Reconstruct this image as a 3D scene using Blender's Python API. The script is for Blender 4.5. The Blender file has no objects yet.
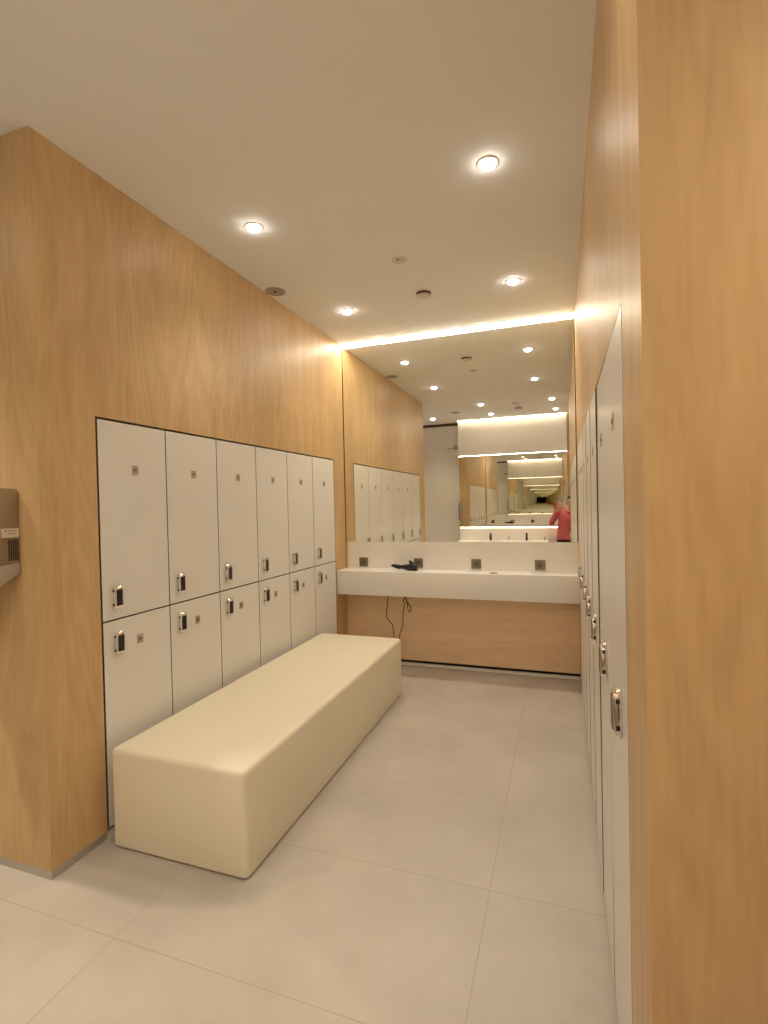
import bpy, bmesh, math, random
from mathutils import Vector, Matrix, Quaternion

scene = bpy.context.scene
COL = scene.collection
PI = math.pi

# ------------------------------------------------------------------ camera
F_PX = 505.43
YAW, PITCH, ROLL = 0.33763, -0.01438, -0.02237
CAM = Vector((1.9773, -4.5002, 1.5))
fwd = Vector((-math.sin(YAW) * math.cos(PITCH), math.cos(YAW) * math.cos(PITCH), math.sin(PITCH)))
rt = Vector((math.cos(YAW), math.sin(YAW), 0))
up = rt.cross(fwd)
r2 = rt * math.cos(ROLL) + up * math.sin(ROLL)
u2 = -rt * math.sin(ROLL) + up * math.cos(ROLL)
cam_d = bpy.data.cameras.new('camera')
cam = bpy.data.objects.new('camera', cam_d)
COL.objects.link(cam)
cam.matrix_world = Matrix(((r2.x, u2.x, -fwd.x, CAM.x), (r2.y, u2.y, -fwd.y, CAM.y), (r2.z, u2.z, -fwd.z, CAM.z), (0, 0, 0, 1)))
cam_d.sensor_fit = 'HORIZONTAL'
cam_d.sensor_width = 36
cam_d.lens = F_PX / 768 * 36
cam_d.clip_start = 0.005
cam_d.clip_end = 60
scene.camera = cam

# ------------------------------------------------------------------ world, colour
w = bpy.data.worlds.new('world')
scene.world = w
w.use_nodes = True
w.node_tree.nodes['Background'].inputs[0].default_value = (1, .8, .6, 1)
w.node_tree.nodes['Background'].inputs[1].default_value = 0.0
scene.view_settings.view_transform = 'Standard'
scene.view_settings.look = 'None'
scene.view_settings.gamma = 1
scene.view_settings.use_curve_mapping = False
scene.view_settings.exposure = 0.77
scene.cycles.max_bounces = 22
scene.cycles.diffuse_bounces = 6
scene.cycles.glossy_bounces = 20
scene.cycles.caustics_reflective = True
scene.cycles.caustics_refractive = False
scene.cycles.sample_clamp_indirect = 3
scene.cycles.use_denoising = True
LIGHT = (1.0, 0.875, 0.69)
SPOT_W = 12.5
STRIP = 30.0
# ------------------------------------------------------------------ dimensions
W, H, LY, RY = 2.106, 3.039, -3.041, -3.572
DOOR = 0.4194
FRONT = -5.0

# ------------------------------------------------------------------ materials
def nodes(m):
    m.use_nodes = True
    return m.node_tree.nodes, m.node_tree.links

def mat(name, col, rough=.5, metal=0, spec=.5, noise=0, nscale=8, bump=0, bscale=60, trans=0, coat=0, emit=None, estr=0):
    m = bpy.data.materials.new(name)
    N, L = nodes(m)
    b = N['Principled BSDF']
    b.inputs['Base Color'].default_value = (*col, 1)
    b.inputs['Roughness'].default_value = rough
    b.inputs['Metallic'].default_value = metal
    b.inputs['Specular IOR Level'].default_value = spec
    b.inputs['Transmission Weight'].default_value = trans
    b.inputs['Coat Weight'].default_value = coat
    if emit:
        b.inputs['Emission Color'].default_value = (*emit, 1)
        b.inputs['Emission Strength'].default_value = estr
    g = N.new('ShaderNodeNewGeometry')
    if noise:
        n = N.new('ShaderNodeTexNoise'); n.inputs['Scale'].default_value = nscale; n.inputs['Detail'].default_value = 5
        L.new(g.outputs['Position'], n.inputs['Vector'])
        mx = N.new('ShaderNodeMix'); mx.data_type = 'RGBA'
        mx.inputs['A'].default_value = (*[c * (1 - noise) for c in col], 1)
        mx.inputs['B'].default_value = (*[min(1, c * (1 + noise)) for c in col], 1)
        L.new(n.outputs['Fac'], mx.inputs['Factor']); L.new(mx.outputs['Result'], b.inputs['Base Color'])
    if bump:
        n = N.new('ShaderNodeTexNoise'); n.inputs['Scale'].default_value = bscale; n.inputs['Detail'].default_value = 3
        L.new(g.outputs['Position'], n.inputs['Vector'])
        bp = N.new('ShaderNodeBump'); bp.inputs['Strength'].default_value = bump; bp.inputs['Distance'].default_value = .002
        L.new(n.outputs['Fac'], bp.inputs['Height']); L.new(bp.outputs['Normal'], b.inputs['Normal'])
    return m

def wood(name, dark, light, horizontal=False, rough=.42):
    m = bpy.data.materials.new(name)
    N, L = nodes(m)
    b = N['Principled BSDF']
    b.inputs['Roughness'].default_value = rough
    b.inputs['Specular IOR Level'].default_value = .38
    g = N.new('ShaderNodeNewGeometry')
    def mapping(s):
        mp = N.new('ShaderNodeMapping'); mp.inputs['Scale'].default_value = s
        L.new(g.outputs['Position'], mp.inputs['Vector']); return mp
    def noise(s, scale, detail=4, dist=0):
        n = N.new('ShaderNodeTexNoise'); n.inputs['Scale'].default_value = scale
        n.inputs['Detail'].default_value = detail; n.inputs['Distortion'].default_value = dist
        L.new(mapping(s).outputs[0], n.inputs['Vector']); return n
    V = (.06, 1, 1) if horizontal else (1, 1, .05)
    V2 = (.22, 1, 1) if horizontal else (1, 1, .2)
    fine = noise((.12, 1, 1) if horizontal else (1, 1, .1), 75, 6)
    mid = noise((.14, 1, 1) if horizontal else (1, 1, .13), 9, 5, .8)
    fig = noise(V2, 3.6, 2, 1.4)
    # cathedral figure: rings of the low frequency noise
    mul = N.new('ShaderNodeMath'); mul.operation = 'MULTIPLY'; mul.inputs[1].default_value = 38
    L.new(fig.outputs['Fac'], mul.inputs[0])
    sn = N.new('ShaderNodeMath'); sn.operation = 'SINE'; L.new(mul.outputs[0], sn.inputs[0])
    def madd(a, k, c):
        x = N.new('ShaderNodeMath'); x.operation = 'MULTIPLY_ADD'; x.inputs[1].default_value = k
        L.new(a, x.inputs[0])
        if isinstance(c, float): x.inputs[2].default_value = c
        else: L.new(c, x.inputs[2])
        return x.outputs[0]
    s = madd(fine.outputs['Fac'], .75, -.42)
    s = madd(mid.outputs['Fac'], 1.0, s)
    s = madd(sn.outputs[0], .12, s)
    mx = N.new('ShaderNodeMix'); mx.data_type = 'RGBA'
    mx.inputs['A'].default_value = (*dark, 1); mx.inputs['B'].default_value = (*light, 1)
    L.new(s, mx.inputs['Factor']); L.new(mx.outputs['Result'], b.inputs['Base Color'])
    bp = N.new('ShaderNodeBump'); bp.inputs['Strength'].default_value = .12; bp.inputs['Distance'].default_value = .001
    L.new(fine.outputs['Fac'], bp.inputs['Height']); L.new(bp.outputs['Normal'], b.inputs['Normal'])
    return m

def floor_mat():
    m = bpy.data.materials.new('beige_floor_tile')
    N, L = nodes(m); b = N['Principled BSDF']
    b.inputs['Roughness'].default_value = .42
    g = N.new('ShaderNodeNewGeometry')
    sp = N.new('ShaderNodeSeparateXYZ'); L.new(g.outputs['Position'], sp.inputs[0])
    def line(out, off, pitch, hw):
        a = N.new('ShaderNodeMath'); a.operation = 'SUBTRACT'; L.new(out, a.inputs[0]); a.inputs[1].default_value = off
        p = N.new('ShaderNodeMath'); p.operation = 'PINGPONG'; L.new(a.outputs[0], p.inputs[0]); p.inputs[1].default_value = pitch / 2
        r = N.new('ShaderNodeMapRange'); L.new(p.outputs[0], r.inputs[0])
        r.inputs['From Min'].default_value = hw * .5; r.inputs['From Max'].default_value = hw * 1.5
        r.inputs['To Min'].default_value = 1; r.inputs['To Max'].default_value = 0
        return r.outputs[0]
    a = line(sp.outputs[0], .472, 1.22, .0022); c = line(sp.outputs[1], -3.17, .6185, .0022)
    mxx = N.new('ShaderNodeMath'); mxx.operation = 'MAXIMUM'; L.new(a, mxx.inputs[0]); L.new(c, mxx.inputs[1])
    n = N.new('ShaderNodeTexNoise'); n.inputs['Scale'].default_value = 2.2; n.inputs['Detail'].default_value = 9; n.inputs['Roughness'].default_value = .62
    L.new(g.outputs['Position'], n.inputs['Vector'])
    cr = N.new('ShaderNodeValToRGB'); L.new(n.outputs['Fac'], cr.inputs[0])
    cr.color_ramp.elements[0].position = .3; cr.color_ramp.elements[0].color = (.425, .385, .338, 1)
    cr.color_ramp.elements[1].position = .7; cr.color_ramp.elements[1].color = (.53, .485, .435, 1)
    mx = N.new('ShaderNodeMix'); mx.data_type = 'RGBA'
    L.new(mxx.outputs[0], mx.inputs['Factor']); L.new(cr.outputs[0], mx.inputs['A']); mx.inputs['B'].default_value = (.385, .342, .29, 1)
    L.new(mx.outputs['Result'], b.inputs['Base Color'])
    return m

M = dict(
    wood=wood('honey_oak_veneer', (.48, .318, .148), (.675, .478, .252)),
    wood_h=wood('pale_oak_panel', (.74, .53, .335), (.88, .66, .45), True, .5),
    floor=floor_mat(),
    ceiling=mat('ceiling_paint', (.895, .915, .925), .85, noise=.02, nscale=3),
    white=mat('white_laminate', (.77, .762, .735), .32, noise=.012, nscale=4),
    solid=mat('white_solid_surface', (.87, .85, .82), .3, noise=.01),
    plaster=mat('white_wall_paint', (.82, .79, .75), .6, noise=.015, nscale=4),
    core=mat('dark_laminate_core', (.10, .055, .035), .6, noise=.1),
    brown=mat('dark_brown_edge', (.075, .035, .02), .6, noise=.1),
    cream=mat('cream_leatherette', (.805, .738, .592), .42, noise=.03, nscale=3, bump=.12, bscale=420),
    chrome=mat('polished_chrome', (.82, .80, .78), .12, 1, noise=.02),
    steel=mat('brushed_steel', (.44, .40, .37), .36, 1, noise=.06, nscale=30),
    alu=mat('aluminium_strip', (.55, .53, .5), .4, .8, noise=.03),
    black=mat('black_plastic', (.012, .010, .012), .3, noise=.1),
    blackmatt=mat('black_matt_gap', (.01, .008, .008), .9, noise=.1),
    plate=mat('brushed_number_plate', (.48, .41, .33), .4, .5, noise=.06, nscale=60),
    plate_dark=mat('engraved_mark', (.05, .035, .03), .6, noise=.1),
    outlet=mat('bronze_outlet', (.20, .165, .12), .4, .5, noise=.08, nscale=40),
    outlet_dark=mat('bronze_socket', (.13, .10, .075), .5, .3, noise=.05),
    rose=mat('rose_gold_case', (.62, .47, .36), .4, noise=.03),
    grille=mat('pale_grey_plastic', (.42, .38, .33), .5, noise=.04),
    whitepl=mat('white_plastic', (.68, .64, .58), .45, noise=.02),
    label=mat('sticker_paper', (.7, .64, .55), .6, noise=.04, nscale=90),
    mirror=mat('silver_mirror', (.915, .91, .855), .0, 1),
    frosted=mat('frosted_glass', (.80, .785, .76), .34, spec=.5, trans=.12, noise=.015),
    skin=mat('skin', (.66, .42, .31), .5, noise=.05, nscale=20),
    pink=mat('coral_red_knit', (.55, .12, .14), .8, noise=.12, nscale=30, bump=.3, bscale=200),
    trousers=mat('black_cotton', (.02, .017, .02), .8, noise=.1, bump=.2, bscale=200),
    hair=mat('dark_brown_hair', (.03, .018, .012), .5, noise=.3, nscale=60),
    shoe=mat('white_canvas', (.6, .58, .55), .6, noise=.05),
    bag=mat('cream_canvas', (.75, .66, .48), .7, noise=.06, bump=.2, bscale=150),
    eye=mat('dark_eye', (.02, .015, .01), .2, noise=.1),
    lip=mat('lips', (.5, .16, .13), .45, noise=.05),
    lamp=mat('lit_lamp_lens', (.9, .9, .9), .3, emit=(1, .93, .82), estr=30, noise=.01),
    strip=mat('lit_led_diffuser', (.9, .9, .9), .4, emit=(1, .86, .66), estr=STRIP, noise=.01),
    strip_lo=mat('lit_warm_led_diffuser', (.9, .9, .9), .4, emit=(1, .84, .62), estr=28, noise=.01),
)

# ------------------------------------------------------------------ mesh helpers
def box(bm, x0, x1, y0, y1, z0, z1, bevel=0, seg=3):
    t = bmesh.new()
    bmesh.ops.create_cube(t, size=1)
    for v in t.verts:
        v.co = Vector(((x0 + x1) / 2 + v.co.x * (x1 - x0), (y0 + y1) / 2 + v.co.y * (y1 - y0), (z0 + z1) / 2 + v.co.z * (z1 - z0)))
    if bevel:
        bmesh.ops.bevel(t, geom=t.edges[:], offset=bevel, segments=seg, profile=.5, affect='EDGES')
    join(bm, t)

def join(bm, t, mx=None):
    if mx is not None:
        bmesh.ops.transform(t, matrix=mx, verts=t.verts)
    me = bpy.data.meshes.new('tmp'); t.to_mesh(me); t.free(); bm.from_mesh(me); bpy.data.meshes.remove(me)

def lathe(bm, prof, c=(0, 0, 0), seg=32, axis='Z', a0=0, a1=2 * PI):
    """prof: list of (r, h); revolved about the axis through c"""
    t = bmesh.new()
    rings = []
    full = abs(a1 - a0 - 2 * PI) < 1e-6
    n = seg if full else seg + 1
    for r, h in prof:
        if r < 1e-6:
            rings.append([t.verts.new((0, 0, h))] * n)
        else:
            rings.append([t.verts.new((r * math.cos(a0 + (a1 - a0) * k / seg), r * math.sin(a0 + (a1 - a0) * k / seg), h)) for k in range(n)])
    for A, B in zip(rings, rings[1:]):
        for k in range(seg):
            j = (k + 1) % n
            f = []
            for v in (A[k], A[j], B[j], B[k]):
                if v not in f: f.append(v)
            if len(f) > 2:
                try: t.faces.new(f)
                except ValueError: pass
    bmesh.ops.recalc_face_normals(t, faces=t.faces)
    R = Matrix.Identity(4)
    if axis == 'X': R = Matrix.Rotation(PI / 2, 4, 'Y')
    if axis == 'Y': R = Matrix.Rotation(-PI / 2, 4, 'X')
    join(bm, t, Matrix.Translation(c) @ R)

def prism(bm, pts, a, b, axis='X', bevel=0):
    """extrude an outline given in the two other axes from a to b along axis"""
    t = bmesh.new()
    def P(u, v, s):
        return {'X': (s, u, v), 'Y': (u, s, v), 'Z': (u, v, s)}[axis]
    A = [t.verts.new(P(u, v, a)) for u, v in pts]; B = [t.verts.new(P(u, v, b)) for u, v in pts]
    t.faces.new(A); t.faces.new(B)
    for i in range(len(pts)):
        j = (i + 1) % len(pts)
        t.faces.new((A[i], A[j], B[j], B[i]))
    bmesh.ops.recalc_face_normals(t, faces=t.faces)
    if bevel:
        es = [e for e in t.edges if len(e.link_faces) == 2 and e.calc_face_angle() > .5]
        bmesh.ops.bevel(t, geom=es, offset=bevel, segments=2, profile=.5, affect='EDGES')
    join(bm, t)

def tube(bm, pts, r, seg=10, smooth=True, cap=True):
    pts = [Vector(p) for p in pts]
    if smooth:
        q = []
        ext = [pts[0]] + pts + [pts[-1]]
        for i in range(1, len(ext) - 2):
            for k in range(6):
                t = k / 6
                a, b, c, d = ext[i - 1:i + 3]
                q.append(.5 * ((2 * b) + (c - a) * t + (2 * a - 5 * b + 4 * c - d) * t * t + (3 * b - a - 3 * c + d) * t ** 3))
        q.append(pts[-1]); pts = q
    t = bmesh.new(); rings = []
    ref = Vector((0.3, .2, 1)).normalized()
    for i, p in enumerate(pts):
        d = (pts[min(i + 1, len(pts) - 1)] - pts[max(i - 1, 0)]).normalized()
        u = d.cross(ref)
        if u.length < 1e-3: u = d.cross(Vector((1, 0, 0)))
        u.normalize(); v = d.cross(u); ref = v.cross(d) if False else ref
        rr = r(i / (len(pts) - 1)) if callable(r) else r
        rings.append([t.verts.new(p + u * math.cos(2 * PI * k / seg) * rr + v * math.sin(2 * PI * k / seg) * rr) for k in range(seg)])
    for A, B in zip(rings, rings[1:]):
        for k in range(seg):
            t.faces.new((A[k], A[(k + 1) % seg], B[(k + 1) % seg], B[k]))
    if cap:
        t.faces.new(rings[0]); t.faces.new(rings[-1])
    bmesh.ops.recalc_face_normals(t, faces=t.faces)
    join(bm, t)

def obj(name, bm, m, parent=None, smooth=True, loc=None):
    me = bpy.data.meshes.new(name)
    if loc is not None:
        bmesh.ops.translate(bm, verts=bm.verts, vec=-Vector(loc))
    bm.to_mesh(me); bm.free()
    me.materials.append(M[m] if isinstance(m, str) else m)
    o = bpy.data.objects.new(name, me); COL.objects.link(o)
    if loc is not None: o.location = loc
    if smooth:
        me.shade_smooth()
        me.set_sharp_from_angle(angle=math.radians(32))
    if parent is not None: o.parent = parent
    return o

def tag(o, label, cat, group=None, kind=None):
    if label: o['label'] = label
    if cat: o['category'] = cat
    if group: o['group'] = group
    if kind: o['kind'] = kind
    return o

def thing(name, label, cat, loc=(0, 0, 0), rotz=0, group=None):
    o = bpy.data.objects.new(name, None); COL.objects.link(o)
    o.empty_display_size = .05
    o.location = loc; o.rotation_euler = (0, 0, rotz)
    return tag(o, label, cat, group)

def kids(o):
    return [c for c in COL.objects if c.parent is o]

def dup(root, loc, label, group=None, rotz=None):
    r = root.copy(); COL.objects.link(r); r.location = loc
    if rotz is not None: r.rotation_euler = (0, 0, rotz)
    r['label'] = label
    if group: r['group'] = group
    for ch in kids(root):
        c = ch.copy(); COL.objects.link(c); c.parent = r
        for g in kids(ch):
            d = g.copy(); COL.objects.link(d); d.parent = c
    return r

def struct(name, bm, m, label, cat):
    o = obj(name, bm, m, smooth=False)
    return tag(o, label, cat, None, 'structure')

def boxes(*bs):
    bm = bmesh.new()
    for b in bs: box(bm, *b)
    return bm

# ------------------------------------------------------------------ room shell
struct('floor', boxes((-3, 3.7, -6.2, .12, -.1, 0)), 'floor', 'beige stone-look floor in large rectangular tiles with thin grout', 'floor')
struct('ceiling', boxes((-3, 3.7, -6.2, .12, H, H + .1)), 'ceiling', 'plain off-white ceiling with round recessed spotlights', 'ceiling')

LT = .55
OY0, OY1, OZ0, OZ1 = -2.7725, -.2420, 0.045, 1.929
ZK = .038
struct('wall_left', boxes((-LT, 0, LY, OY0, ZK, H), (-LT, 0, OY1, 0, ZK, H), (-LT, 0, OY0, OY1, OZ1, H)), 'wood',
       'honey oak veneered wall above and around the left bank of lockers', 'wall')
struct('wall_near_left', boxes((-3, -LT, LY, LY + .12, ZK, H)), 'wood', 'honey oak veneered wall carrying the hand dryer', 'wall')
RO0, RO1 = -3.300, -.350
struct('wall_right', boxes((W, W + LT, RY, RO0, ZK, H), (W, W + LT, RO1, 0, ZK, H), (W, W + LT, RO0, RO1, 1.9225, H)), 'wood',
       'honey oak veneered wall around the right run of tall lockers', 'wall')
struct('wall_near_right', boxes((W + LT, 3.7, RY, RY + .12, 0, H)), 'wood', 'broad oak wall face close to the camera on the right', 'wall')
struct('wall_back', boxes((-.0, W, 0, .12, .048, .70), (-.0, W, .004, .12, .70, H)), 'wood_h',
       'pale wood panel under the vanity counter at the end of the room', 'wall')
bf = bmesh.new()
box(bf, .163, 2.09, FRONT - .16, FRONT, 0, H)
struct('wall_front', bf, 'plaster', 'white wall behind the photographer seen in the mirror', 'wall')
struct('wall_front_right', boxes((2.09, 3.7, FRONT - .16, FRONT, 0, H)), 'wood', 'oak wall behind the photographer on the right', 'wall')
struct('wall_far_left', boxes((-3.1, -3, -6.2, LY + .12, 0, H)), 'plaster', 'white wall far left, outside the picture', 'wall')
struct('wall_far_right', boxes((3.7, 3.8, -6.2, RY + .12, 0, H)), 'plaster', 'white wall far right, outside the picture', 'wall')
struct('wall_far_front', boxes((-3, 3.7, -6.3, -6.2, 0, H)), 'plaster', 'white wall of the room behind the frosted glass', 'wall')
struct('baseboard_left', boxes((-LT, -.004, LY + .004, OY0, 0, ZK), (-LT, -.004, OY1, 0, 0, ZK), (-3, -LT, LY + .004, LY + .12, 0, ZK)), 'alu',
       'thin aluminium base strip under the left oak wall', 'baseboard')
struct('baseboard_right', boxes((W + .004, W + LT, RY + .004, RO0, 0, ZK), (W + .004, W + LT, RO1, 0, 0, ZK)), 'alu',
       'thin aluminium base strip under the right oak wall', 'baseboard')
struct('baseboard_left_lockers', boxes((-.5, -.006, OY0, OY1, 0, .034)), 'white', 'white kick board under the left lockers', 'baseboard')
struct('baseboard_right_lockers', boxes((W + .03, W + .5, RO0, RO1, 0, .012)), 'white', 'white kick board under the right lockers', 'baseboard')
struct('baseboard_back', boxes((0, W, .02, .12, .02, .048)), 'blackmatt', 'dark shadow gap at the foot of the panel below the counter', 'baseboard')

struct('trim_1', boxes((0, W, -.004, .12, 0, .020)), 'plaster', 'thin pale plinth strip at the floor below the vanity panel', 'trim')

# ------------------------------------------------------------------ lockers
def lock_parts(door, y, z, sgn, xf):
    """electronic cam lock: D-shaped chrome body and black keypad. sgn: +1 faces +x"""
    h, wd, d = .112, .044, .021
    prof = []
    for k in range(9):
        a = PI / 2 * k / 8
        prof.append((d - .012 + .012 * math.sin(a) if False else d * math.sin(a) ** .8, -h / 2 + .024 * (1 - math.cos(a))))
    prof = prof + [(p[0], -p[1]) for p in reversed(prof)]
    bm = bmesh.new()
    prism(bm, [(xf + sgn * p[0], z + p[1]) for p in prof], y - wd / 2, y + wd / 2, 'Y', .003)
    hd = obj('lock_body', bm, 'chrome', door)
    bm = bmesh.new()
    x0, x1 = sorted((xf + sgn * (d - .004), xf + sgn * (d + .0012)))
    box(bm, x0, x1, y - wd * .36, y + wd * .44, z - .040, z + .037, .001, 1)
    obj('keypad', bm, 'black', door)
    x0, x1 = sorted((xf + sgn * .005, xf + sgn * .014))
    for zz in (-.034, .030):
        bm = bmesh.new()
        box(bm, x0, x1, y - wd / 2 - .0006, y - wd / 2 + .004, z + zz - .005, z + zz + .007)
        obj('side_notch', bm, 'black', door, smooth=False)

def plate_part(door, y, z, sgn, xf, wd=.038, ht=.044):
    bm = bmesh.new()
    x0, x1 = sorted((xf, xf + sgn * .0025))
    box(bm, x0, x1, y - wd / 2, y + wd / 2, z - ht / 2, z + ht / 2, .0008, 1)
    obj('number_plate', bm, 'plate', door)
    bm = bmesh.new()
    x0, x1 = sorted((xf + sgn * .0024, xf + sgn * .0034))
    for k in (-1, 0, 1):
        yy = y + k * .0085
        box(bm, x0, x1, yy - .0013, yy + .0013, z - .006, z + .006)
        box(bm, x0, x1, yy - .003, yy + .003, z + .0045, z + .006)
    o = obj('engraved_mark', bm, 'plate_dark', door, smooth=False)
    return o

def locker(name, wd, z0, z1, sgn, lockz, platep, label, group, loc):
    """local frame: y 0..wd along the wall, front at x=0 facing sgn*x"""
    t = thing(name, label, 'locker', loc, 0, group)
    bm = bmesh.new()
    xs = sorted((-sgn * .019, -sgn * .5))
    box(bm, xs[0], xs[1], .0005, wd - .0005, z0, z1)
    obj('cabinet', bm, 'brown', t, smooth=False)
    bm = bmesh.new()
    xs = sorted((-sgn * .018, sgn * .0005))
    box(bm, xs[0], xs[1], .003, wd - .003, z0 + .003, z1 - .003, .001, 1)
    bmesh.ops.translate(bm, verts=bm.verts, vec=(0, -wd, 0))
    d = obj('door', bm, 'white', t)
    d.data.materials.append(M['core'])
    for p in d.data.polygons:
        if abs(p.normal.x) < .5: p.material_index = 1
    d.location = (0, wd, 0)
    ly, lz = lockz
    lock_parts(d, ly - wd, lz, sgn, sgn * .0005)
    plate_part(d, platep[0] - wd, platep[1], sgn, sgn * .0005)
    return t

ordn = ['first', 'second', 'third', 'fourth', 'fifth', 'sixth', 'seventh']
ya = -2.7653
ZM = .9904
up0 = locker('wall_locker', DOOR, ZM + .0005, 1.921, 1, (.077, 1.096), (.211, 1.696), 'x', 'upper row of left lockers', (0, ya, 0))
lo0 = locker('wall_locker', DOOR, .046, ZM - .0005, 1, (.079, .882), (.211, .867), 'x', 'lower row of left lockers', (0, ya, 0))
txt = ['first and nearest the hand dryer', 'second', 'third', 'fourth', 'fifth', 'sixth and last before the vanity']
for k in range(6):
    lu = f'white upper locker on the left wall, {txt[k]} from the near end'.replace('hand dryer from the near end', 'hand dryer').replace('vanity from the near end', 'vanity')
    ll = f'white lower locker behind the bench, {txt[k]} from the near end'.replace('hand dryer from the near end', 'hand dryer').replace('vanity from the near end', 'vanity')
    if k == 0:
        up0['label'] = lu; lo0['label'] = ll
    else:
        dup(up0, (0, ya + k * DOOR, 0), lu); dup(lo0, (0, ya + k * DOOR, 0), ll)

yr = -3.2925
PLAY = [(0, 0, 0), (0, .0016, -.0045), (0, 0, -.0080), (0, 0, -.0055), (0, 0, -.006), (0, 0, -.005), (0, 0, -.004)]
rl0 = locker('tall_locker', DOOR, .014, 1.921, -1, (.118, .99), (.211, 1.70), 'x', 'tall lockers along the right wall', (W, yr, 0))
txt = ['nearest the camera', 'second from the camera', 'third from the camera', 'fourth, in the middle of the run', 'fifth from the camera', 'sixth, last but one before the mirror', 'last before the mirror']
for k in range(7):
    l = f'tall white locker on the right wall, {txt[k]}'
    if k == 0:
        rl0['label'] = l
        r_ = rl0
    else: r_ = dup(rl0, (W, yr + k * DOOR, 0), l)
    for c_ in kids(r_):          # the tall doors hang with a little play on their hinges
        if c_.name.startswith('door'): c_.rotation_euler = PLAY[k]

# ------------------------------------------------------------------ bench
bx0, bx1, by0, by1, bh = .062, .766, -2.803, -.7025, .4434
b = thing('bench', 'long cream leatherette upholstered block bench in front of the left lockers', 'bench', ((bx0 + bx1) / 2, (by0 + by1) / 2, 0))
def bench_body():
    bm = bmesh.new()
    X, Y = (bx1 - bx0), (by1 - by0)
    nx, ny, nz = 14, 34, 10
    t = bmesh.new()
    bmesh.ops.create_cube(t, size=1)
    for v in t.verts:
        v.co = Vector((v.co.x * X, v.co.y * Y, .007 + (v.co.z + .5) * (bh - .007)))
    vert = [e for e in t.edges if abs(e.verts[0].co.z - e.verts[1].co.z) > .1]
    top = [e for e in t.edges if min(e.verts[0].co.z, e.verts[1].co.z) > .3]
    bot = [e for e in t.edges if max(e.verts[0].co.z, e.verts[1].co.z) < .1]
    bmesh.ops.bevel(t, geom=vert + top, offset=.024, segments=6, profile=.5, affect='EDGES')
    bot = [e for e in t.edges if max(e.verts[0].co.z, e.verts[1].co.z) < .0075 and e.calc_face_angle(0) > .5]
    bmesh.ops.bevel(t, geom=bot, offset=.008, segments=3, profile=.5, affect='EDGES')
    join(bm, t)
    return bm
obj('upholstery', bench_body(), 'cream', b)
bm = boxes((-.33, .33, -1.025, 1.025, 0, .0075))
obj('plinth', bm, 'blackmatt', b, smooth=False)

# ------------------------------------------------------------------ back wall mirror and counter
m = thing('wall_mirror', 'large wall-to-wall mirror above the vanity counter', 'mirror', (W / 2, 0, 1.15))
bm = boxes((-W / 2 + .010, W / 2 - .008, -.008, -.001, .002, H - 1.15 - .013))
obj('mirror_glass', bm, 'mirror', m, smooth=False)
for tb in ((-W / 2 + .001, -W / 2 + .009, -.006, .003, .002, H - 1.15 - .013), (W / 2 - .007, W / 2 - .001, -.006, .003, .002, H - 1.15 - .013)):
    obj('edge_trim', boxes(tb), 'brown', m, smooth=False)

c = thing('vanity_counter', 'white vanity counter spanning the end wall under the mirror', 'counter', (W / 2, 0, .68))
bm = bmesh.new()
box(bm, -W / 2 + .001, W / 2 - .001, -.230, -.001, .0005, .219, .003, 2)
obj('counter_box', bm, 'solid', c)
bm = bmesh.new()
box(bm, -W / 2 + .022, W / 2 - .001, -.010, .003, .2195, .470, .001, 1)
obj('backsplash', bm, 'solid', c)

# power outlets
o0 = thing('power_outlet', 'x', 'power outlet', (.185, -.0105, .957), 0, 'square outlets on the white backsplash')
bm = bmesh.new(); box(bm, -.043, .043, -.008, 0, -.043, .043, .002, 2)
fr = obj('cover_frame', bm, 'outlet', o0)
bm = bmesh.new()
lathe(bm, [(.0, -.0045), (.0195, -.0045), (.0205, .0), (.0225, .0)], (0, -.0085, 0), 28, 'Y')
obj('socket_well', bm, 'outlet_dark', o0)
bm = bmesh.new()
bm.free()
for sx in (-.0095, .0095):
    bm = bmesh.new(); lathe(bm, [(0, .002), (.003, .002), (.003, -.003)], (sx, -.0105, 0), 10, 'Y')
    obj('pin_hole', bm, 'alu', o0)
lab = ['dark square power outlet at the left end of the backsplash', 'dark square power outlet just behind the black hair dryer',
       'dark square power outlet above the flat cable grommet', 'dark square power outlet at the right end of the backsplash']
for k, x in enumerate((.185, .727, 1.257, 1.799)):
    if k == 0: o0['label'] = lab[0]
    else: dup(o0, (x, -.0105, .957), lab[k])

# hair dryer lying on the counter
hd = thing('hair_dryer', 'small black hair dryer lying folded on the white counter', 'hair dryer', (.625, -.125, .8995), math.radians(-4))
bm = bmesh.new()
lathe(bm, [(0, -.055), (.024, -.053), (.030, -.045), (.031, .02), (.027, .05), (.020, .085), (.0185, .10), (0, .10)], (0.075, 0, .031), 28, 'X')
for v in bm.verts: v.co.x = .075 - (v.co.x - .075)
bmesh.ops.recalc_face_normals(bm, faces=bm.faces)
obj('barrel', bm, 'black', hd)
bm = bmesh.new()
prism(bm, [(-.125, .040), (-.115, .056), (-.030, .048), (-.01, .018), (-.05, .012)], -.022, .022, 'Y', .004)
obj('nozzle', bm, 'black', hd)
bm = bmesh.new()
tube(bm, [(.09, 0, .035), (.075, .0, .060), (.06, .0, .078), (.05, 0, .090)], lambda t: .027 - .018 * t, 14)
obj('folded_handle', bm, 'black', hd)
bm = bmesh.new(); lathe(bm, [(0, 0), (.008, 0), (.009, .006), (.006, .012), (0, .012)], (-.085, 0, .049), 14)
obj('cool_button', bm, 'grille', hd)

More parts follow.
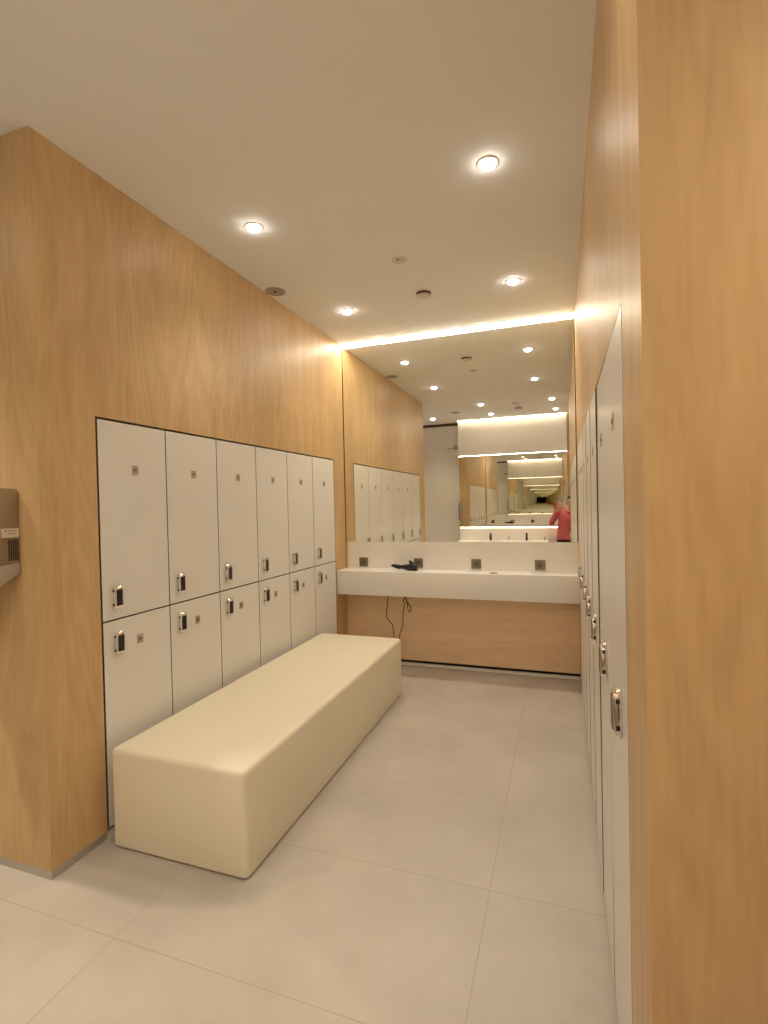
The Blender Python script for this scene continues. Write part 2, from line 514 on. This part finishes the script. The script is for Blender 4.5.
# cable grommets in the counter
def grommet(loc, label):
    g = thing('cable_grommet', label, 'grommet', loc, 0, None)
    bm = bmesh.new(); lathe(bm, [(.022, .0), (.036, .0), (.037, .002), (.034, .0035), (.024, .0035), (.022, .0)], (0, 0, 0), 32)
    obj('rim', bm, 'outlet', g)
    bm = bmesh.new(); lathe(bm, [(0, .0022), (.0235, .0022), (.0235, .0005), (0, .0005)], (0, 0, 0), 28)
    obj('cap', bm, 'black', g)
    bm = bmesh.new(); lathe(bm, [(.030, -.2192), (.030, -.226), (.024, -.228), (.022, -.226), (.022, -.2192), (.030, -.2192)], (0, 0, 0), 24)
    obj('under_sleeve', bm, 'black', g)
    return g
grommet((1.425, -.165, .8991), 'dark flat cable grommet set in the counter top')
bm = bmesh.new(); box(bm, -.045, .045, -.012, .012, -.012, -.0005, .003, 2)
cl = obj('cable_clip', bm, 'outlet', loc=(0, 0, 0)); cl.location = (.99, -.12, .6805)
tag(cl, 'small dark cable clip under the middle of the counter', 'clip')

# hanging power cord
bm = bmesh.new()
tube(bm, [(.464, -.12, .6795), (.455, -.12, .60), (.446, -.12, .53), (.441, -.12, .468), (.470, -.12, .43), (.497, -.12, .397), (.505, -.12, .35), (.508, -.12, .30), (.515, -.12, .22), (.535, -.12, .17), (.555, -.12, .22),
          (.563, -.12, .30), (.580, -.12, .35), (.594, -.12, .402), (.600, -.12, .47), (.606, -.12, .53), (.617, -.12, .597), (.605, -.118, .625), (.619, -.113, .650), (.640, -.11, .61), (.668, -.11, .572), (.675, -.11, .545), (.664, -.11, .524), (.648, -.11, .535), (.640, -.115, .60), (.622, -.12, .6795)], .0042, 8)
pc = obj('hair_dryer_cable', bm, 'brown')
tag(pc, 'dark looped power cord hanging below the left part of the counter', 'cord')

# ------------------------------------------------------------------ LED strips
def strip(name, x0, x1, y0, y1, z0, z1, label, m='strip'):
    t = thing(name, label, 'light', ((x0 + x1) / 2, (y0 + y1) / 2, z1))
    cx, cy = (x0 + x1) / 2, (y0 + y1) / 2
    bm = boxes((x0 - cx, x1 - cx, y0 - cy, y1 - cy, z0 - z1 + .004, 0))
    obj('channel', bm, 'whitepl', t, smooth=False)
    bm = boxes((x0 - cx + .002, x1 - cx - .002, y0 - cy + .003, y1 - cy - .003, z0 - z1, z0 - z1 + .0038))
    obj('diffuser', bm, m, t, smooth=False)
    return t
strip('led_strip_light', .002, W - .002, -.070, -.003, H - .012, H - .0005, 'long bright strip light along the ceiling above the vanity mirror')
strip('led_strip_light', 0.17, 2.088, FRONT + .035, FRONT + .085, H - .012, H - .0005, 'strip light on the ceiling above the washbasin wall, seen in the mirror', 'strip_lo')
# white header panel over the wash basin mirror
t = thing('header_panel', 'white backlit panel above the washbasin mirror, seen in the vanity mirror', 'panel', (1.13, FRONT, 2.385))
bm = boxes((-.965, .958, .0005, .032, 0, H - 2.385 - .0005)); obj('panel', bm, 'plaster', t, smooth=False)
strip('led_strip_light', .17, 2.085, FRONT + .006, FRONT + .026, 2.372, 2.3845, 'warm strip light under the lower edge of the white header panel', 'strip_lo')
m2 = thing('washbasin_mirror', 'wide mirror over the washbasins, seen in the vanity mirror', 'mirror', (1.13, FRONT, 1.05))
bm = boxes((-.960, .955, .010, .018, 0, 1.318)); o = obj('mirror_glass', bm, 'mirror', m2, smooth=False)
bm = boxes((-.950, .945, .0005, .0070, .03, 1.29)); obj('backing_board', bm, 'whitepl', m2, smooth=False)
o.rotation_euler.z = math.radians(-.17)
strip('led_strip_light', .17, 2.085, FRONT + .003, FRONT + .015, 1.036, 1.0495, 'strip light under the bottom edge of the washbasin mirror', 'strip_lo')

# washbasin vanity behind the camera
v = thing('washbasin_counter', 'white washbasin counter behind the photographer, seen in the mirror', 'washbasin', (.96, FRONT, 0))
bm = bmesh.new()
# slab with two basin openings made of strips
X0, X1, Y1 = -.795, .79, .40
bas = [(-.45, .0), (.19, .64)]
top = .80
cuts = [X0, -.44, -.02, .20, .62, X1]
for i in range(5):
    a_, b_ = cuts[i], cuts[i + 1]
    if i in (1, 3):
        box(bm, a_, b_, .001, .11, top - .12, top); box(bm, a_, b_, .36, Y1, top - .12, top)
    else:
        box(bm, a_, b_, .001, Y1, top - .12, top)
obj('counter_slab', bm, 'solid', v, smooth=False)
for (a_, b_) in ((-.44, -.02), (.20, .62)):
    bm = bmesh.new()
    t = bmesh.new()
    r0 = [(a_, .11, top - .01), (b_, .11, top - .01), (b_, .36, top - .01), (a_, .36, top - .01)]
    r1 = [(a_ + .04, .14, top - .13), (b_ - .04, .14, top - .13), (b_ - .04, .33, top - .13), (a_ + .04, .33, top - .13)]
    A = [t.verts.new(p) for p in r0]; B = [t.verts.new(p) for p in r1]
    for i in range(4): t.faces.new((A[i], A[(i + 1) % 4], B[(i + 1) % 4], B[i]))
    t.faces.new(B)
    join(bm, t)
    obj('basin', bm, 'solid', v, smooth=False)
bm = boxes((X0 + .02, X0 + .04, .002, .36, 0, top - .12), (X1 - .04, X1 - .02, .002, .36, 0, top - .12), (X0 + .04, X1 - .04, .002, .02, .2, top - .12))
obj('support_frame', bm, 'wood', v, smooth=False)

def tap(loc, label):
    t = thing('basin_tap', label, 'tap', loc, 0, 'black taps on the washbasin counter')
    bm = bmesh.new(); lathe(bm, [(0, 0), (.026, 0), (.026, .006), (.020, .010), (.019, .095), (.017, .10), (0, .10)], (0, 0, 0), 24)
    obj('body', bm, 'black', t)
    bm = bmesh.new(); tube(bm, [(0, 0, .075), (0, .06, .085), (0, .115, .078), (0, .12, .066)], .010, 12); obj('spout', bm, 'black', t)
    bm = bmesh.new(); lathe(bm, [(0, .100), (.019, .102), (.0195, .125), (.015, .13), (0, .13)], (0, 0, 0), 24); tube(bm, [(0, 0, .12), (0, .02, .132), (0, .065, .142)], .0055, 10)
    obj('lever', bm, 'black', t)
tap((.74, FRONT + .062, .8005), 'black single-lever tap at the left basin, seen in the mirror')
tap((1.38, FRONT + .062, .8005), 'black single-lever tap at the basin nearer the photographer')
def soap(loc, label):
    t = thing('soap_dispenser', label, 'soap dispenser', loc)
    bm = bmesh.new(); lathe(bm, [(0, 0), (.016, 0), (.016, .005), (.009, .009), (.009, .058), (.006, .062), (.006, .075), (0, .075)], (0, 0, 0), 20); obj('stem', bm, 'steel', t)
    bm = bmesh.new(); tube(bm, [(0, -.006, .070), (0, .04, .074), (0, .075, .066)], .005, 10); obj('spout', bm, 'steel', t)
soap((1.06, FRONT + .062, .8005), 'slim steel soap dispenser between the two black taps')
soap((1.69, FRONT + .062, .8005), 'slim steel soap dispenser at the right end of the washbasin counter')

# ------------------------------------------------------------------ frosted glass partition
g = thing('glass_partition', 'tall frosted glass door and transom beside the washbasins, seen in the mirror', 'glass door', (.155, -5.2, 0))
bm = boxes((-1.35, -.004, -.006, .006, .012, 2.555)); obj('door_leaf', bm, 'frosted', g, smooth=False)
bm = boxes((-1.35, -.004, -.006, .006, 2.559, 2.99)); obj('transom_glass', bm, 'frosted', g, smooth=False)
bm = boxes((-3.15, -1.37, -.006, .006, .012, 2.99)); obj('fixed_pane', bm, 'frosted', g, smooth=False)
bm = boxes((-3.15, .0, -.018, .018, 2.99, H - .0005)); obj('top_rail', bm, 'brown', g, smooth=False)
bm = boxes((-.12, -.005, -.014, .014, 2.53, 2.60), (-.24, -.12, -.008, .008, 2.553, 2.562)); obj('patch_fitting', bm, 'chrome', g, smooth=False)
bm = bmesh.new(); tube(bm, [(-.03, .05, 1.18), (-.03, .05, 1.50)], .008, 12, smooth=False)
for z in (1.22, 1.46): tube(bm, [(-.03, .005, z), (-.03, .05, z)], .006, 10, smooth=False)
obj('pull_handle', bm, 'black', g)

# ------------------------------------------------------------------ hand dryer (left edge)
t = thing('hand_dryer', 'brushed steel hand dryer on the oak wall at the left edge of the picture', 'hand dryer', (-.272, LY, 1.18))
S = .155
prof = [(0, .08), (0, .400), (-.004, .414), (-.012, .419), (-.150, .425), (-.215, .400), (-.225, .30), (-.215, .05), (-.19, .015), (-.14, .0)]
bm = bmesh.new(); prism(bm, prof, -S, S, 'X', .006)
ob = obj('casing', bm, 'steel', t)
bm = bmesh.new(); prism(bm, [(-.004, .074), (-.004, .118), (-.21, .10), (-.215, .045), (-.19, .010), (-.14, -.005)], -S - .0015, S + .0015, 'X', .003)
obj('nozzle_skirt', bm, 'grille', t)
for k in range(5):
    bm = bmesh.new()
    yy = -.012 - k * .0085
    box(bm, S - .001, S + .0012, yy - .0022, yy + .0022, .128, .212)
    obj('vent_slot', bm, 'plate_dark', t, smooth=False)
bm = boxes((S - .001, S + .001, -.075, -.006, .222, .258)); obj('side_label', bm, 'label', t, smooth=False)
bm = boxes((S + .0009, S + .0016, -.062, -.055, .246, .251), (S + .0009, S + .0016, -.05, -.015, .247, .249), (S + .0009, S + .0016, -.05, -.02, .236, .238)); obj('label_print', bm, 'plate_dark', t, smooth=False)
bm = boxes((-.06, .06, -.226, -.2215, .24, .30)); obj('front_badge', bm, 'grille', t, smooth=False)

# ------------------------------------------------------------------ ceiling fittings
def downlight(loc, label, group, power=1.0):
    t = thing('ceiling_spotlight', label, 'ceiling light', loc, 0, group)
    bm = bmesh.new(); lathe(bm, [(.039, -.0005), (.039, -.004), (.046, -.0045), (.051, -.002), (.051, -.0002), (.039, -.0002)], (0, 0, 0), 36)
    obj('trim_ring', bm, 'whitepl', t)
    bm = bmesh.new(); lathe(bm, [(0, -.022), (.014, -.0212), (.026, -.018), (.035, -.0105), (.0385, -.0008), (0, -.0006)], (0, 0, 0), 32)
    obj('lens', bm, 'lamp', t)
    l = bpy.data.lights.new('spot', 'SPOT')
    l.energy = SPOT_W * power; l.color = LIGHT; l.spot_size = math.radians(100); l.spot_blend = 1.0; l.shadow_soft_size = .035
    lo = bpy.data.objects.new('spot_bulb', l); COL.objects.link(lo); lo.parent = t; lo.location = (0, 0, -.030)
    return t
G1 = 'spotlights above the locker aisle'; G2 = 'spotlights above the washbasins and entrance'
for x, y, l, gq, p in [
    (.411, -2.087, 'ceiling spotlight over the near end of the bench, left row', G1, .95),
    (1.687, -2.148, 'largest and nearest ceiling spotlight, right row beside the oak wall', G1, 1.15),
    (.402, -.79, 'ceiling spotlight near the vanity mirror, left row', G1, .85),
    (1.685, -.844, 'ceiling spotlight near the vanity mirror, right row', G1, 1.0),
    (.813, -3.527, 'ceiling spotlight behind the bench lights, left one, seen in the mirror', G2, 1.0),
    (1.871, -3.536, 'ceiling spotlight beside the corner of the right wall, seen in the mirror', G2, 1.0),
    (.849, -4.445, 'ceiling spotlight in front of the washbasins, seen in the mirror', G2, .8),
    (1.915, -4.44, 'ceiling spotlight above the photographer, seen in the mirror', G2, .8),
    (-.195, -4.485, 'ceiling spotlight in front of the frosted glass door, seen in the mirror', G2, 2.2),
    (-1.0, -3.6, 'added fill spotlight, out of view above the passage before the hand dryer wall', G2, 8.5),  # added unseen lamp, brightens the near left wall, bench front and ceiling
    (2.8, -4.02, 'added fill spotlight, out of view above the passage right of the photographer', G2, 4.2)]:  # invented fill lamp out of view, lights the broad right oak face
    downlight((x, y, H), l, gq, p)

def smoke(loc, label):
    t = thing('smoke_detector', label, 'smoke detector', loc)
    bm = bmesh.new(); lathe(bm, [(0, 0), (.056, 0), (.056, -.005), (0, -.005)], (0, 0, 0), 36); obj('base', bm, 'whitepl', t)
    bm = bmesh.new(); lathe(bm, [(0, -.005), (.054, -.005), (.052, -.022), (0, -.022)], (0, 0, 0), 36); obj('sensor_gap', bm, 'brown', t)
    bm = bmesh.new(); lathe(bm, [(0, -.022), (.0545, -.022), (.054, -.026), (.046, -.031), (0, -.033)], (0, 0, 0), 40); obj('cover', bm, 'whitepl', t)
smoke((1.055, -.895, H), 'round white smoke detector hanging from the ceiling nearer the mirror')
smoke((1.341, -4.083, H), 'round smoke detector on the ceiling behind the camera, seen in the mirror')
def detector(loc, label):
    t = thing('motion_sensor', label, 'sensor', loc)
    bm = bmesh.new(); lathe(bm, [(0, -.0002), (.048, -.0002), (.047, -.004), (.040, -.006), (.024, -.006), (0, -.006)], (0, 0, 0), 36); obj('flange', bm, 'whitepl', t)
    bm = bmesh.new(); lathe(bm, [(0, -.006), (.020, -.006), (.019, -.012), (.012, -.017), (0, -.019)], (0, 0, 0), 28); obj('lens_dome', bm, 'whitepl', t)
    bm = bmesh.new(); box(bm, -.012, .012, -.0235, -.0205, -.0085, -.0055); obj('slot', bm, 'brown', t, smooth=False)
detector((1.04, -1.435, H), 'small round white sensor on the ceiling, further from the mirror than the smoke detector')
detector((1.318, -3.641, H), 'small round sensor on the ceiling behind the camera, seen in the mirror')
def speaker(loc, label):
    t = thing('ceiling_speaker', label, 'speaker', loc)
    bm = bmesh.new(); lathe(bm, [(.058, -.0002), (.072, -.0002), (.072, -.004), (.066, -.006), (.058, -.005), (.058, -.0002)], (0, 0, 0), 40); obj('rim', bm, 'grille', t)
    bm = bmesh.new(); lathe(bm, [(0, -.004), (.040, -.0038), (.0575, -.003), (.0575, -.0005), (0, -.0005)], (0, 0, 0), 36); obj('grille', bm, 'grille', t)
    bm = bmesh.new(); lathe(bm, [(0, -.0075), (.011, -.0065), (.013, -.0042), (0, -.0042)], (0, 0, 0), 20); obj('centre_cap', bm, 'plate_dark', t)
speaker((.078, -1.322, H), 'round grey ceiling speaker close to the left oak wall')
speaker((.298, -4.066, H), 'round grey ceiling speaker near the frosted glass door, seen in the mirror')

# ------------------------------------------------------------------ photographer
def skin_mesh(chains, voxel=None, sub=1, extra=None):
    """chains: list of lists of (co, (rx, ry)) ; each becomes a skinned chain; all are fused with a voxel remesh"""
    bm = bmesh.new()
    for ch in chains:
        me = bpy.data.meshes.new('t'); 
        me.from_pydata([c[0] for c in ch], [(i, i + 1) for i in range(len(ch) - 1)], [])
        o = bpy.data.objects.new('t', me); COL.objects.link(o)
        md = o.modifiers.new('s', 'SKIN'); md.use_smooth_shade = True
        lay = me.skin_vertices[0].data if me.skin_vertices else None
        if lay is None:
            b2 = bmesh.new(); b2.from_mesh(me); b2.verts.layers.skin.verify(); b2.to_mesh(me); b2.free()
            lay = me.skin_vertices[0].data
        for i, c in enumerate(ch):
            lay[i].radius = c[1] if isinstance(c[1], tuple) else (c[1], c[1])
            lay[i].use_root = (i == 0)
        s = o.modifiers.new('u', 'SUBSURF'); s.levels = 2; s.render_levels = 2
        dg = bpy.context.evaluated_depsgraph_get()
        m2_ = bpy.data.meshes.new_from_object(o.evaluated_get(dg))
        bm.from_mesh(m2_)
        bpy.data.objects.remove(o); bpy.data.meshes.remove(m2_)
    if extra:
        for e in extra: join(bm, e)
    if voxel:
        me = bpy.data.meshes.new('t'); bm.to_mesh(me); bm.free()
        o = bpy.data.objects.new('t', me); COL.objects.link(o)
        r = o.modifiers.new('r', 'REMESH'); r.mode = 'VOXEL'; r.voxel_size = voxel
        s = o.modifiers.new('m', 'SMOOTH'); s.iterations = 3; s.factor = .5
        dg = bpy.context.evaluated_depsgraph_get()
        m2_ = bpy.data.meshes.new_from_object(o.evaluated_get(dg))
        bm = bmesh.new(); bm.from_mesh(m2_)
        bpy.data.objects.remove(o); bpy.data.meshes.remove(m2_)
    return bm

def ell(c, r, rot=None, seg=24):
    t = bmesh.new(); bmesh.ops.create_uvsphere(t, u_segments=seg, v_segments=seg // 2 + 4, radius=1)
    mx = Matrix.Translation(c) @ (rot.to_4x4() if rot is not None else Matrix.Identity(4)) @ Matrix.Diagonal((*r, 1))
    bmesh.ops.transform(t, matrix=mx, verts=t.verts)
    return t

PX, PY = 2.07, -4.80
P = thing('person', 'person in coral red top and black trousers taking a photo, seen in the mirror', 'person', (PX, PY, 0))
# phone position (local)
ph = CAM - fwd * .024 - u2 * .055 - r2 * 0.012 - Vector((PX, PY, 0))
hc = Vector((.085, .015, 1.475))               # head centre
look = (ph - hc); yawh = math.atan2(-look.x, look.y)
HR = Matrix.Rotation(yawh * .8, 3, 'Z') @ Matrix.Rotation(math.radians(-6), 3, 'X')
def hp(x, y, z): return hc + HR @ Vector((x, y, z))
extra = [ell(hc, (.072, .090, .105), HR), ell(hp(0, .022, -.045), (.054, .064, .062), HR),
         ell(hp(0, .093, -.008), (.011, .016, .020), HR), ell(hp(0, .101, -.020), (.014, .013, .010), HR), ell(hp(0, .075, -.072), (.022, .018, .018), HR),
         ell(hp(-.073, .0, -.012), (.008, .017, .028), HR), ell(hp(.073, .0, -.012), (.008, .017, .028), HR),
         ell(hp(0, .084, -.045), (.024, .010, .006), HR), ell(hp(-.03, .078, .022), (.022, .010, .007), HR), ell(hp(.03, .078, .022), (.022, .010, .007), HR)]
# hands hold the phone from both sides
side = {}
chains = []
torso = [((0, 0, .86), (.15, .11)), ((0, .0, .98), (.135, .10)), ((0, .005, 1.10), (.125, .095)), ((0, 0, 1.22), (.15, .10)), ((0, -.005, 1.30), (.13, .08)), ((.01, -.005, 1.35), (.055, .055)), ((.055, .005, 1.41), (.048, .050)), (tuple(hc), (.05, .055))]
chains.append(torso)
for s in (-1, 1):
    chains.append([((s * .07, 0, .88), .10), ((s * .09, .0, .78), .092), ((s * .095, .012, .62), .076), ((s * .095, .018, .47), .056), ((s * .095, .0, .33), .054), ((s * .095, -.012, .2), .042), ((s * .095, -.012, .09), .034), ((s * .10, .03, .045), .034), ((s * .11, .12, .03), .028)])
hands = []
handx = {}
for s in (-1, 1):
    sh = Vector((s * .165, -.005, 1.30)); el = Vector((s * .27 + (.0), .10, 1.09)) if s < 0 else Vector((.22, .09, 1.08))
    wr = ph + r2 * (s * .060) - fwd * .045 - u2 * .075
    palm = ph + r2 * (s * .054) - fwd * .021 - u2 * .030
    chains.append([(tuple(sh - Vector((s * .07, 0, .01))), .055), (tuple(sh), .052), (tuple(sh.lerp(el, .5)), .042), (tuple(el), .036), (tuple(el.lerp(wr, .35)), .036), (tuple(el.lerp(wr, .75)), .027), (tuple(wr), (.024, .020)), (tuple(wr.lerp(palm, .6)), (.030, .016)), (tuple(palm), (.030, .014))])
    # four fingers behind/around the back of phone edge (lens side), thumb on the screen side
    for k in range(4):
        base = palm + u2 * (.024 - k * .0185)
        L_ = (.9, 1.0, .95, .75)[k]
        f1 = base + r2 * (s * .004) + fwd * .016
        f2 = base - r2 * (s * .014 * L_) + fwd * .0325
        f3 = base - r2 * (s * .040 * L_) + fwd * .0330 - u2 * .002
        chains.append([(tuple(base - fwd * .002), .0085), (tuple(f1), .0080), (tuple(f2), .0072), (tuple(f2.lerp(f3, .5)), .0068), (tuple(f3), .0060)])
    th = palm - u2 * .012
    chains.append([(tuple(th), .011), (tuple(th + fwd * .002 - r2 * (s * .016) + u2 * .012), .0095), (tuple(th + fwd * .007 - r2 * (s * .030) + u2 * .028), .0080), (tuple(th + fwd * .0085 - r2 * (s * .036) + u2 * .040), .0068)])
    handx[s] = (sh, el, wr)
obj('body', skin_mesh(chains, .0042, extra=extra), 'skin', P)
# eyes, lips
for s in (-1, 1):
    bm = bmesh.new(); join(bm, ell(hp(s * .030, .082, .008), (.013, .006, .006), HR, 16)); obj('eye', bm, 'eye', P)
bm = bmesh.new(); join(bm, ell(hp(0, .0905, -.046), (.022, .007, .007), HR, 16)); obj('lips', bm, 'lip', P)
# hair: shell over the back of the head gathered behind
bm = bmesh.new()
hair = [ell(hp(0, -.022, .018), (.085, .092, .108), HR), ell(hp(0, -.055, -.06), (.075, .055, .10), HR), ell(hp(-.066, -.015, -.04), (.020, .045, .075), HR), ell(hp(.066, -.015, -.04), (.020, .045, .075), HR), ell(hp(0, .045, .085), (.055, .035, .028), HR)]
obj('hair', skin_mesh([], .006, extra=hair), 'hair', P)
# top
ch = [[((0, 0, .80), (.212, .155)), ((0, 0, .87), (.205, .15)), ((0, .0, .98), (.185, .135)), ((0, .005, 1.10), (.165, .122)), ((0, 0, 1.22), (.165, .118)), ((0, -.005, 1.31), (.14, .092)), ((.01, -.003, 1.365), (.062, .062))]]
for s in (-1, 1):
    sh, el, wr = handx[s]
    ch.append([(tuple(sh - Vector((s * .08, 0, .0))), .07), (tuple(sh), .066), (tuple(sh.lerp(el, .5)), .060), (tuple(el), .047), (tuple(el.lerp(wr, .35)), .045), (tuple(el.lerp(wr, .88)), .034)])
obj('top', skin_mesh(ch, .008), 'pink', P)
ch = [[((0, 0, .96), (.155, .112)), ((0, 0, .88), (.190, .135)), ((0, 0, .80), (.185, .13)), ((0, 0, .76), (.15, .12))]]
for s in (-1, 1):
    ch.append([((s * .07, 0, .86), .115), ((s * .09, .0, .76), .105), ((s * .095, .012, .62), .088), ((s * .095, .018, .47), .070), ((s * .095, .0, .33), .064), ((s * .095, -.012, .2), .056), ((s * .095, -.012, .11), .052)])
obj('trousers', skin_mesh(ch, .008), 'trousers', P)
for s in (-1, 1):
    bm = skin_mesh([[((s * .096, -.045, .045), (.040, .043)), ((s * .10, .02, .045), (.043, .043)), ((s * .108, .09, .034), (.044, .032)), ((s * .112, .14, .028), (.036, .026))]], .006)
    for vv in bm.verts: vv.co.z = max(vv.co.z, .0005)
    obj('shoe', bm, 'shoe', P)
# phone
pt = thing('smartphone', 'black smartphone held up in both hands by the photographer', 'phone', tuple(Vector((PX, PY, 0)) + ph))
pt.rotation_euler = Matrix(((r2.x, u2.x, -fwd.x), (r2.y, u2.y, -fwd.y), (r2.z, u2.z, -fwd.z))).to_euler()
bm = bmesh.new(); box(bm, -.037, .037, -.076, .076, -.004, .004, .0035, 3); obj('phone_case', bm, 'rose', pt)
bm = bmesh.new(); box(bm, -.034, .034, -.072, .072, .0040, .0044); obj('screen', bm, 'eye', pt, smooth=False)
bm = bmesh.new(); box(bm, .0, .026, .042, .068, -.0062, -.0040, .001, 1)
obj('camera_bump', bm, 'black', pt)
